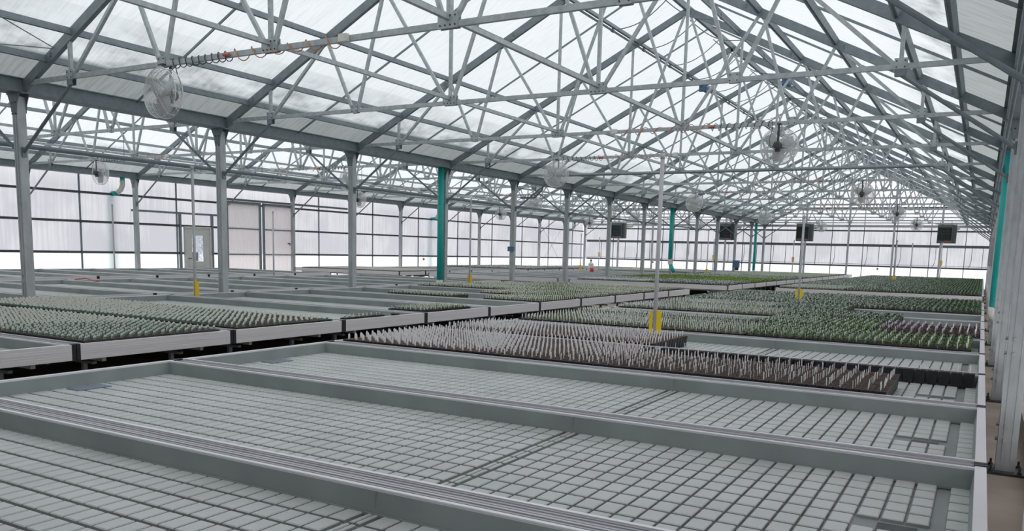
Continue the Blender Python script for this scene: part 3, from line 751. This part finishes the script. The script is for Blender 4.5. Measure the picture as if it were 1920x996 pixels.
# ------------------------------------------------------------------ poles with yellow cards
def pole(x, y, top, label, card=True, cz=(0.57, 0.915)):
    r = empty('plastic_pole', (x, y, 0)); tag(r, label, 'pole', 'upright plastic poles among the benches')
    MB().tube([(0, 0, 0.0), (0, 0, top)], 0.024, 12).build('shaft', M['pvc'], r, True)
    MB().tube([(0, 0, top - 0.06), (0, 0, top)], 0.028, 12).build('top_cap', M['pvc'], r, True)
    if card:
        o = empty('sticky_card', (x, y, cz[0])); H = cz[1] - cz[0]
        tag(o, 'yellow sticky card on the ' + label.replace('tall ', '').replace('short ', '').replace('grey ', '').replace('plastic ', ''), 'card', 'yellow sticky cards on the poles')
        for s in (-1, 1):
            mb = MB(); a = Vector((s * 0.022, 0.012 - 0.03, 0)); b = Vector((s * 0.075, 0.045 - 0.03, 0)); n = Vector((0, 0.0015, 0)); up = Vector((0, 0, H)); cut = Vector((0, 0, H * 0.92))
            vs = [a - n, b - n, b - n + cut, a.lerp(b, .6) - n + up, a - n + up, a + n, b + n, b + n + cut, a.lerp(b, .6) + n + up, a + n + up]
            mb.add(vs, [(0, 1, 2, 3, 4), (9, 8, 7, 6, 5)] + [(i, 5 + i, 5 + (i + 1) % 5, (i + 1) % 5) for i in range(5)]); mb.build('card_leaf', M['yellow'], o)
        MB().tube([(-0.03, -0.03, H * .85), (0.03, -0.03, H * .85), (0.03, 0.03, H * .85), (-0.03, 0.03, H * .85)], 0.003, 5, closed=True).build('clip', M['galv'], o)
YP = (9.06, 18.1, 39.6)
for i, y in enumerate(YP):
    pole(-3.26 if i == 0 else -3.34, y, 2.70 if i == 0 else 2.45, 'tall grey plastic pole near the side wall, %s in its line' % ORD[i])
    pole(-11.72, (9.5, 18.2, 39.6)[i], 2.85, 'tall grey plastic pole before the middle posts, %s in its line' % ORD[i])
    pole(-18.35, y - 0.4, 2.55, 'grey plastic pole in the far walkway, %s in its line' % ORD[i], i > 1)
pole(-3.3, 48.0, 2.5, 'grey plastic pole near the side wall with no card, last in its line', False)
pole(-24.9, 17.0, 2.75, 'thin grey plastic pole by the far side wall', False)
for k, (x, y) in enumerate(((-2.0, 50.3), (-9.8, 50.5), (-14.6, 50.6), (-21.9, 49.6))):
    pole(x, y, 2.6, 'short grey plastic pole under a heater, %s from the near side' % ORD[k], True, (1.35, 1.62))

# ------------------------------------------------------------------ small items
for k, (x, y, z) in enumerate(((XL - 0.22, 34.9, 0.97), (-5.6, YB - 0.06, 0.98), (-20.0, YB - 0.06, 0.98))):
    r = empty('red_tag', (x, y, z)); tag(r, ['small red tag hung on the far side wall', 'small red tag on the end wall of the planted bay', 'small red tag on the end wall of the empty bay'][k], 'tag')
    MB().tube([(0.03, -0.03, 0.0), (0.03, -0.03, 0.10)], [0.05, 0.06], 10).build('tag_plate', M['red'], r); MB().tube([(0.03, -0.03, 0.1), (0.03, -0.0, 0.2)], 0.006, 5).build('hook', M['galv_dark'], r)
# red hose lying in an empty bench
pts = []
for i in range(24):
    t = i / 23; pts.append((-17.75 + 0.8 * t, 11.13 + 0.05 * math.sin(t * 5), RIM + 0.016 + 0.04 * math.sin(math.pi * t)))
r = empty('garden_hose', (0, 0, 0)); MB().tube(pts, 0.015, 8).build('hose_line', M['hose'], r, True)
MB().tube([pts[-1], (pts[-1][0] + 0.12, pts[-1][1] + 0.02, pts[-1][2] + 0.006)], 0.022, 8).build('nozzle', M['hose'], r, True); tag(r, 'orange red hose end resting over the rim of an empty bench', 'hose')
# small cabinet and valves on the near side wall
r = empty('control_cabinet', (0.26, ty(6) - 0.33, EYE + 0.05)); MB().cbox((-0.02, 0, 0.28), (0.24, 0.5, 0.85)).build('casing', M['box'], r); MB().cbox((-0.145, 0, 0.28), (0.01, 0.44, 0.78)).build('cabinet_door', M['box'], r); tag(r, 'grey metal cabinet on the near side wall', 'cabinet')
r = empty('blue_motor_box', (-12.2, ty(11) - 0.4, 0.98)); MB().cbox((0, 0, 0.16), (0.36, 0.2, 0.40)).build('casing', M['blue'], r); MB().box(-0.05, 0.15, -0.02, 0.02, -0.2, -0.03).build('bracket', M['motor'], r); tag(r, 'dark blue box beside the third turquoise pipe', 'box')
r = empty('junction_box', (XG - 0.0, ty(4) - 0.11, 1.62)); MB().cbox((0, 0, 0.0), (0.20, 0.07, 0.14)).build('casing', M['blue'], r); tag(r, 'small blue junction box on the fifth middle post from the front', 'box')
r = empty('red_nozzle_bottle', (-16.2, 35.9, RIM - 0.098)); tag(r, 'red bottle standing among distant benches', 'bottle')
MB().tube([(0, 0, 0), (0, 0, 0.26), (0, 0, 0.30)], [0.11, 0.09, 0.05], 12).build('body', M['red'], r)
r = empty('white_jug', (-19.78, 43.7, RIM - 0.098)); tag(r, 'white jug standing among distant benches', 'jug')
MB().tube([(0, 0, 0), (0, 0, 0.38), (0, 0, 0.46), (0, 0, 0.55)], [0.15, 0.15, 0.06, 0.05], 12).build('body', M['pvc_white'], r); MB().tube([(0, 0, 0.55), (0, 0, 0.62)], 0.06, 10).build('cap', M['motor'], r)
# valve cords hanging on the end wall
for k in range(12):
    x = XR - 0.9 - k * 1.87
    pts = [(x, YB - 0.0, 2.38), (x, YB - 0.02, 2.2), (x + 0.01, YB - 0.05, 1.7), (x - 0.05, YB - 0.05, 1.35), (x - 0.14, YB - 0.03, 1.19), (x - 0.2, YB - 0.0, 1.18)]
    o = MB().tube(pts, 0.014, 6).build('vent_hose', M['motor'], None, True); tag(o, 'thin dark hose hanging on the end wall, %s one from the near side' % ORD[k], 'hose', 'dark hoses on the end wall')
# conduits and tubes running along the near side gutter
for k, (x, z, rr) in enumerate(((0.13, ZG - 0.32, 0.022), (0.13, ZG - 0.38, 0.018), (0.13, ZG - 0.44, 0.015))):
    pipe('conduit', [(x, YF, z), (x, YB - 0.3, z)], rr, 'galv_dark' if k else 'galv', '%s conduit running under the near side gutter, %s one down' % (('pale', 'dark', 'thin dark')[k], ORD[k]), 'conduit')

# ------------------------------------------------------------------ plants
ZP = RIM - 0.097                 # top of the tray blocks
PH = 0.112                       # pot height
PITCH = 0.0875
def V(mb): return (np.array(mb.v, float), mb.f, mb.m)
def tag_shape(mb, wd, h, z0, mi_body, mi_low=None, mi_text=None, lowf=0.5, x=0.0, y=0.0, lean=0.0, rounded=True):
    """upright plant tag facing +-X with a rounded head"""
    t = 0.0012; r = wd / 2
    prof = [(-r, 0), (r, 0), (r, h - r), (r * 0.72, h - r * 0.3), (0, h), (-r * 0.72, h - r * 0.3), (-r, h - r)]
    n = len(prof); vs = []
    for tx in (-t, t):
        for (yy, zz) in prof: vs.append((x + tx + lean * zz, y + yy, z0 + zz))
    mb.add(vs, [tuple(range(n)), tuple(range(n, 2 * n))[::-1]] + [(i, n + i, n + (i + 1) % n, (i + 1) % n) for i in range(n)], mi_body)
    if mi_low is not None:
        for tx in (-t - 0.0006, t + 0.0006):
            zl = h * lowf
            mb.add([(x + tx, y - r * .98, z0), (x + tx, y + r * .98, z0), (x + tx + lean * zl, y + r * .98, z0 + zl), (x + tx + lean * zl, y - r * .98, z0 + zl)], [(0, 1, 2, 3)], mi_low)
            for zz, hh in ((0.16, 0.07), (0.34, 0.05)):
                tx2 = tx * 1.5
                mb.add([(x + tx2 + lean * h * zz, y - r * .6, z0 + h * zz), (x + tx2 + lean * h * zz, y + r * .6, z0 + h * zz), (x + tx2 + lean * h * (zz + hh), y + r * .6, z0 + h * (zz + hh)), (x + tx2 + lean * h * (zz + hh), y - r * .6, z0 + h * (zz + hh))], [(0, 1, 2, 3)], mi_body)
    if mi_text is not None:
        for tx in (-t - 0.0006, t + 0.0006):
            for zz in (0.62, 0.70, 0.78):
                if zz * h > h - r * 0.4: continue
                mb.add([(x + tx + lean * h * zz, y - r * .5, z0 + h * zz), (x + tx + lean * h * zz, y + r * .5, z0 + h * zz), (x + tx + lean * h * (zz + .03), y + r * .5, z0 + h * (zz + .03)), (x + tx + lean * h * (zz + .03), y - r * .5, z0 + h * (zz + .03))], [(0, 1, 2, 3)], mi_text)
    return mb
def pot_shape(mb, mi=0):
    a, b = 0.0415, 0.031; z1 = PH
    mb.add([(-b, -b, 0), (b, -b, 0), (b, b, 0), (-b, b, 0), (-a, -a, z1), (a, -a, z1), (a, a, z1), (-a, a, z1), (-a + .002, -a + .002, z1), (a - .002, -a + .002, z1), (a - .002, a - .002, z1), (-a + .002, a - .002, z1),
            (-a + .0035, -a + .0035, z1 - .02), (a - .0035, -a + .0035, z1 - .02), (a - .0035, a - .0035, z1 - .02), (-a + .0035, a - .0035, z1 - .02)],
           [(0, 3, 2, 1)] + [(i, (i + 1) % 4, 4 + (i + 1) % 4, 4 + i) for i in range(4)] + [(4 + i, 4 + (i + 1) % 4, 8 + (i + 1) % 4, 8 + i) for i in range(4)] + [(8 + i, 8 + (i + 1) % 4, 12 + (i + 1) % 4, 12 + i) for i in range(4)], mi)
    return mb
def soil_shape(mb, mi=0, rng=random):
    a = 0.0395; n = 4; vs = []; z = PH - 0.003
    for i in range(n + 1):
        for j in range(n + 1): vs.append((-a + 2 * a * i / n, -a + 2 * a * j / n, z + (rng.uniform(0.0, 0.008) if 0 < i < n and 0 < j < n else 0)))
    mb.add(vs, [(i * (n + 1) + j, (i + 1) * (n + 1) + j, (i + 1) * (n + 1) + j + 1, i * (n + 1) + j + 1) for i in range(n) for j in range(n)], mi)
    return mb
def leaf_quad(mb, o, ang, ln, wd, rise, mi):
    ca, sa = math.cos(ang), math.sin(ang)
    def P(u, v, z): return (o[0] + ca * u - sa * v, o[1] + sa * u + ca * v, o[2] + z)
    mb.add([P(0, 0, 0), P(ln * .45, -wd, rise * .9), P(ln, 0, rise * .75), P(ln * .45, wd, rise * .9), P(ln * .5, 0, rise * .7)], [(0, 1, 4), (1, 2, 4), (2, 3, 4), (3, 0, 4)], mi)
def leafq(mb, o, ang, ln, wd, rise, mi):
    ca, sa = math.cos(ang), math.sin(ang)
    def P(u, v, z): return (o[0] + ca * u - sa * v, o[1] + sa * u + ca * v, o[2] + z)
    mb.add([P(0, 0, 0), P(ln * .5, -wd, rise), P(ln, 0, rise * .7), P(ln * .5, wd, rise)], [(0, 1, 2, 3)], mi)
def seedling_shape(mb, n, spread, h, mi, rng, simple_=False):
    for k in range(n):
        a = rng.uniform(0, 6.28); rr = rng.uniform(0, spread * .45); o = (rr * math.cos(a), rr * math.sin(a), PH - 0.012 + h * rng.uniform(0.15, 0.8))
        (leafq if simple_ else leaf_quad)(mb, o, a + rng.uniform(-.6, .6), rng.uniform(.55, 1) * spread * .75, rng.uniform(.2, .3) * spread, h * rng.uniform(-.05, .5), mi)
    if not simple_: mb.tube([(0, 0, PH - 0.015), (0, 0, PH - 0.012 + h * .7)], 0.0018, 4, mi)
    return mb

# kinds: (materials, tag spec, leaf spec)
def positions(x0, x1, y0, y1, pitch=PITCH, jit=0.0):
    nx = max(1, int((x1 - x0) / pitch + 0.1)); ny = max(1, int((y1 - y0) / pitch + 0.1))
    xs = x0 + pitch * (np.arange(nx) + .5); ys = y0 + pitch * (np.arange(ny) + .5)
    g = np.stack(np.meshgrid(xs, ys), -1).reshape(-1, 2)
    return g
X1 = BX[1]
def by(col, k): return BENCH[(col, k)]
IN0, IN1 = 0.101, DB - 0.109     # usable depth inside a bench
white, teal, green, purple, lime, dark, pale, rose, whitegreen = [], [], [], [], [], [], [], [], []
y1_ = by(1, 1)
white.append(positions(-5.30, -0.48, y1_ + IN0, y1_ + 1.16))
white.append(positions(-5.30, -2.6, y1_ + 1.15, y1_ + IN1))
y2_ = by(1, 2)
white.append(positions(-5.30, -2.75, y2_ + IN0, y2_ + 1.22))
whitegreen.append(positions(-5.3, -2.3, by(1, 3) + IN0, by(1, 3) + IN1)); whitegreen.append(positions(-5.3, -2.6, by(1, 4) + IN0, by(1, 4) + 0.75))
green.append(positions(-2.3, 0.04, by(1, 3) + IN0, by(1, 3) + IN1)); green.append(positions(-2.6, -1.1, by(1, 4) + IN0, by(1, 4) + IN1))
purple.append(positions(-1.1, 0.04, by(1, 4) + IN0, by(1, 4) + IN1))
whitegreen.append(positions(-5.3, -2.6, by(1, 5) + IN0, by(1, 5) + IN1)); whitegreen.append(positions(-5.3, -3.2, by(1, 6) + IN0, by(1, 6) + IN1))
dark.append(positions(-2.6, -1.0, by(1, 5) + IN0, by(1, 5) + IN1)); dark.append(positions(-3.2, -1.9, by(1, 6) + IN0, by(1, 6) + IN1))
for k in (7, 8, 9): dark.append(positions(-5.3, 0.04, by(1, k) + IN0, by(1, k) + IN1))
for k in range(100, 116):
    y = by(1, k)
    if k < 102: whitegreen.append(positions(-5.3, -3.4, y + IN0, y + IN1)); dark.append(positions(-3.4, 0.04, y + IN0, y + IN1))
    elif k < 114: dark.append(positions(-5.3, 0.04, y + IN0, y + IN1))
X2 = BX[2]
for k in (0, 1):
    y = by(2, k)
    teal.append(positions(-12.18 if k else -10.5, -6.83, y + IN0, y + IN1))
    if not k: teal.append(positions(-12.18, -10.5, y + IN0, y + IN1 - 0.09))
xs5 = -8.05
pale.append(positions(-8.05, -6.83, by(2, 5) + IN0, by(2, 5) + IN1))
pale.append(positions(-9.2, -6.83, by(2, 6) + IN0, by(2, 6) + IN1)); 
for k in (7, 8, 9): pale.append(positions(-12.1 if k < 9 else -11.0, -6.83, by(2, k) + IN0, by(2, k) + IN1))
for k in range(100, 115):
    y = by(2, k); tgt = dark if k in (100, 101, 105, 106, 107) else lime if k in (102, 103, 104) else pale
    if k == 100: whitegreen.append(positions(-12.0, -9.5, y + IN0, y + IN1)); tgt.append(positions(-9.5, -6.85, y + IN0, y + IN1)); continue
    tgt.append(positions(-12.1, -6.85, y + IN0, y + IN1))
for k in (100, 101): rose.append(positions(-24.7, -19.6, by(4, k) + IN0, by(4, k) + IN1))
for k in (106, 107, 108, 109): dark.append(positions(-24.7, -19.6, by(4, k) + IN0, by(4, k) + IN1))
for k in (109, 110): pale.append(positions(-18.0, -12.8, by(3, k) + IN0, by(3, k) + IN1))
K = lambda L: np.concatenate(L)
white, teal, green, purple, whitegreen, dark, lime, pale, rose = map(K, (white, teal, green, purple, whitegreen, dark, lime, pale, rose))

def make_variants(kind, n, low):
    out = []
    for q in range(n):
        rng = random.Random(hash_(kind) + q); mb = MB()
        if low:
            a = 0.0418
            b0 = 0.031; mb.add([(-b0, -b0, 0.0), (b0, -b0, 0.0), (b0, b0, 0.0), (-b0, b0, 0.0), (-a, -a, PH), (a, -a, PH), (a, a, PH), (-a, a, PH)], [(0, 1, 5, 4), (1, 2, 6, 5), (2, 3, 7, 6), (3, 0, 4, 7)], 0)
            e = a - .002; mb.add([(-e, -e, PH + .001), (e, -e, PH + .001), (e, e, PH + .001), (-e, e, PH + .001)], [(0, 1, 2, 3)], 1)
        spec = SPEC[kind]
        if spec['tag']:
            wd, h, mode = spec['tag']; lean = rng.uniform(-.07, .07); r = wd / 2; z0 = PH - .012; hh = h * rng.uniform(.92, 1.06)
            x = rng.uniform(-.006, .006); y = rng.uniform(-.006, .006); lo = hh * .58 if mode == 'teal' else 0
            for tx in (-0.0012, 0.0012):
                if mode == 'teal': mb.add([(x + tx, y - r, z0), (x + tx, y + r, z0), (x + tx + lean * lo, y + r, z0 + lo), (x + tx + lean * lo, y - r, z0 + lo)], [(0, 1, 2, 3)], 3)
                zz = z0 + hh - r
                mb.add([(x + tx + lean * lo, y - r, z0 + lo), (x + tx + lean * lo, y + r, z0 + lo), (x + tx + lean * hh, y + r, zz), (x + tx + lean * hh, y - r, zz)], [(0, 1, 2, 3)], 2)
                mb.add([(x + tx + lean * hh, y - r, zz), (x + tx + lean * hh, y + r, zz), (x + tx + lean * hh, y + r * .4, z0 + hh), (x + tx + lean * hh, y - r * .4, z0 + hh)], [(0, 1, 2, 3)], 2)
        if spec['leaf']:
            nl, sp, h = spec['leaf']; seedling_shape(mb, nl, sp, h, 4, rng, True)
        out.append(mb)
    return out
def hash_(s): return sum(ord(c) * (i + 3) for i, c in enumerate(s))
SPEC = {
 'white': dict(tag=(0.025, 0.070, 'w'), leaf=(2, 0.022, 0.018), lm='leaf', tm='white'),
 'teal': dict(tag=(0.040, 0.056, 'teal'), leaf=(2, 0.02, 0.012), lm='leaf', tm='cream'),
 'whitegreen': dict(tag=(0.022, 0.072, 'w'), leaf=(7, 0.045, 0.045), lm='leaf', tm='white'),
 'green': dict(tag=(0.020, 0.078, 'w'), leaf=(11, 0.055, 0.055), lm='leaf', tm='white'),
 'purple': dict(tag=(0.020, 0.085, 'w'), leaf=(12, 0.055, 0.05), lm='leaf_purple', tm='white'),
 'dark': dict(tag=(0.020, 0.080, 'w'), leaf=(9, 0.062, 0.065), lm='leaf_dark', tm='white'),
 'lime': dict(tag=None, leaf=(9, 0.06, 0.07), lm='leaf_lime', tm='white'),
 'pale': dict(tag=(0.028, 0.062, 'w'), leaf=(6, 0.05, 0.045), lm='leaf', tm='cream'),
 'rose': dict(tag=(0.030, 0.055, 'w'), leaf=(4, 0.045, 0.03), lm='leaf_purple', tm='cream'),
}
def scatter(name, pos, kind, label, z=ZP, nv=8):
    var = make_variants(kind, nv, True); pick = RNG.integers(0, nv, len(pos)); Vs = []; Fs = []; Ms = []; off = 0; lens = []
    for q in range(nv):
        P = pos[pick == q]
        if not len(P): continue
        v = np.array(var[q].v); quads = [f if len(f) == 4 else f for f in var[q].f]; f = np.array(quads)
        n = len(P); vv = v[None].repeat(n, 0).copy(); vv[:, :, 0] += P[:, 0:1]; vv[:, :, 1] += P[:, 1:2]; vv[:, :, 2] += z
        # a turn of the leaves only, so that pots and tags stay in line
        ff_ = f[None] + (np.arange(n) * len(v))[:, None, None] + off
        Vs.append(vv.reshape(-1, 3)); Fs.append(ff_.reshape(-1, 4)); Ms.append(np.tile(np.array(var[q].m), n)); off += n * len(v)
    Vs = np.concatenate(Vs); Fs = np.concatenate(Fs); Ms = np.concatenate(Ms)
    me = bpy.data.meshes.new(name); me.vertices.add(len(Vs)); me.vertices.foreach_set('co', Vs.ravel().astype(np.float32))
    me.loops.add(Fs.size); me.loops.foreach_set('vertex_index', Fs.ravel().astype(np.int32))
    me.polygons.add(len(Fs)); me.polygons.foreach_set('loop_start', (np.arange(len(Fs)) * 4).astype(np.int32))
    try: me.polygons.foreach_set('loop_total', np.full(len(Fs), 4, np.int32))
    except Exception: pass
    for m in (M['pot'], M['soil'], M[SPEC[kind]['tm']], M['teal'], M[SPEC[kind]['lm']]): me.materials.append(m)
    me.polygons.foreach_set('material_index', Ms.astype(np.int32)); me.update(calc_edges=True); me.validate()
    o = bpy.data.objects.new(name, me); C.objects.link(o); tag(o, label, 'seedlings', None, 'stuff'); return o

MESH = {}
def part_mesh(key, fn, mats):
    if key not in MESH:
        mb = fn(); o = mb.build(key[0], mats); MESH[key] = o.data; bpy.data.objects.remove(o)
    return MESH[key]
def individual(kind, P, label, group, name='seedling_pot', z=ZP):
    spec = SPEC[kind]
    rng = random.Random(int(P[0] * 977 + P[1] * 3331)); q = rng.randrange(5)
    pm = part_mesh(('seedling_pot',), lambda: pot_shape(MB()), M['pot'])
    root = bpy.data.objects.new(name, pm); C.objects.link(root); root.location = (P[0], P[1], z)
    so = bpy.data.objects.new('soil', part_mesh(('soil', q), lambda: soil_shape(MB(), 0, random.Random(q)), M['soil'])); C.objects.link(so); so.parent = root
    if spec['tag']:
        wd, h, mode = spec['tag']
        tm = part_mesh(('plant_tag', kind), lambda: tag_shape(MB(), wd, h, 0, 0, 1 if mode == 'teal' else None, 2 if wd > 0.02 else None, 0.62), [M[spec['tm']], M['teal'], M['print']])
        to = bpy.data.objects.new('plant_tag', tm); C.objects.link(to); to.parent = root
        to.location = (rng.uniform(-.006, .006), rng.uniform(-.008, .008), PH - .014); to.rotation_euler = (rng.uniform(-.04, .04), rng.uniform(-.07, .07), rng.uniform(-.2, .2) + (.35 if kind == 'teal' else .15)); to.scale = (1, 1, rng.uniform(.93, 1.06))
    if spec['leaf']:
        nl, sp, hh = spec['leaf']
        lm = part_mesh(('seedling', kind, q), lambda: seedling_shape(MB(), nl + 2, sp, hh, 0, random.Random(q * 7 + hash_(kind))), M[spec['lm']])
        lo = bpy.data.objects.new('seedling', lm); C.objects.link(lo); lo.parent = root; lo.rotation_euler = (0, 0, rng.uniform(0, 6.28))
    tag(root, label, 'pot', group); return root
def split_near(pos, n=300):
    d = np.hypot(pos[:, 0], pos[:, 1]); o = np.argsort(d); return pos[o[:n]], pos[o[n:]]
nw, rw = split_near(white, 300)
for p in nw: individual('white', p, 'black seedling pot with a tall white tag, on the bench just behind the bare trays', 'white tagged pots at the front of the near column', 'white_tagged_pot')
scatter('white_tagged_seedlings', rw, 'white', 'rest of the white tagged pots filling two benches of the near column')
nw, rw = split_near(teal, 300)
for p in nw: individual('teal', p, 'small pot with a green and cream tag, at the walkway corner of the second column', 'green tagged pots beside the walkway', 'green_tagged_pot')
scatter('green_tagged_seedlings', rw, 'teal', 'rest of the green and cream tagged pots past the walkway')
nw, rw = split_near(green, 300)
for p in nw: individual('green', p, 'leafy green seedling pot near the side wall, in front of the purple ones', 'leafy green pots near the side wall', 'leafy_seedling_pot')
scatter('leafy_green_seedlings', rw, 'green', 'rest of the leafy green seedlings near the side wall')
for p in purple: individual('purple', p, 'purple leaved seedling pot at the side wall end of its bench', 'purple leaved pots near the side wall', 'purple_seedling_pot')
scatter('white_stake_green_seedlings', whitegreen, 'whitegreen', 'green seedlings thick with white tags in the middle benches')
scatter('dark_green_seedlings', dark, 'dark', 'dark green seedlings covering the distant benches')
scatter('lime_green_seedlings', lime, 'lime', 'bright lime green seedlings on distant benches past the walkway')
scatter('pale_tagged_seedlings', pale, 'pale', 'small green seedlings with pale tags in the second column')
scatter('rosy_seedlings', rose, 'rose', 'rosy brown seedlings with cream tags by the far side wall')

# black pots row with bare soil at the back of the first planted bench
y = y1_ + IN1 - 0.0875
SPEC['soilpot'] = dict(tag=(0.016, 0.075, 'w'), leaf=None, lm='leaf', tm='white')
for p in np.concatenate([positions(-2.6, 0.03, y, y + 0.0875), ]):
    individual('soilpot', p, 'black pot of bare soil with clear stake, in the row before the empty tray', 'bare soil pots in a single row', 'soil_filled_pot')
# small separate groups on the second column
SPEC['small'] = dict(tag=(0.030, 0.058, 'w'), leaf=(8, 0.05, 0.04), lm='leaf', tm='cream')
y3 = by(2, 3)
for p in positions(-7.55, -6.86, y3 + IN0, y3 + 1.45): individual('small', p, 'little leafy pot with cream tag in the block on the fifth bench past the walkway', 'leafy tagged pots in a small block', 'herb_pot')
y5 = by(2, 5)
for p in positions(-10.3, -8.75, y5 + IN0, y5 + 0.80): individual('small', p, 'little leafy pot with cream tag in the block before the first turquoise pipe', 'leafy tagged pots in a low block', 'herb_pot')
y2c = by(2, 2)
for p in np.concatenate([positions(-6.94, -6.85, y2c + 0.1, y2c + 0.93)]): individual('small', p, 'little tagged pot in the short row on the bench edge past the walkway', 'tagged pots in a short edge row', 'herb_pot')
for p in positions(-6.94, -6.85, y2c + 1.12, y2c + 1.20): individual('small', p, 'lone little tagged pot on the bench edge past the walkway', None, 'herb_pot')
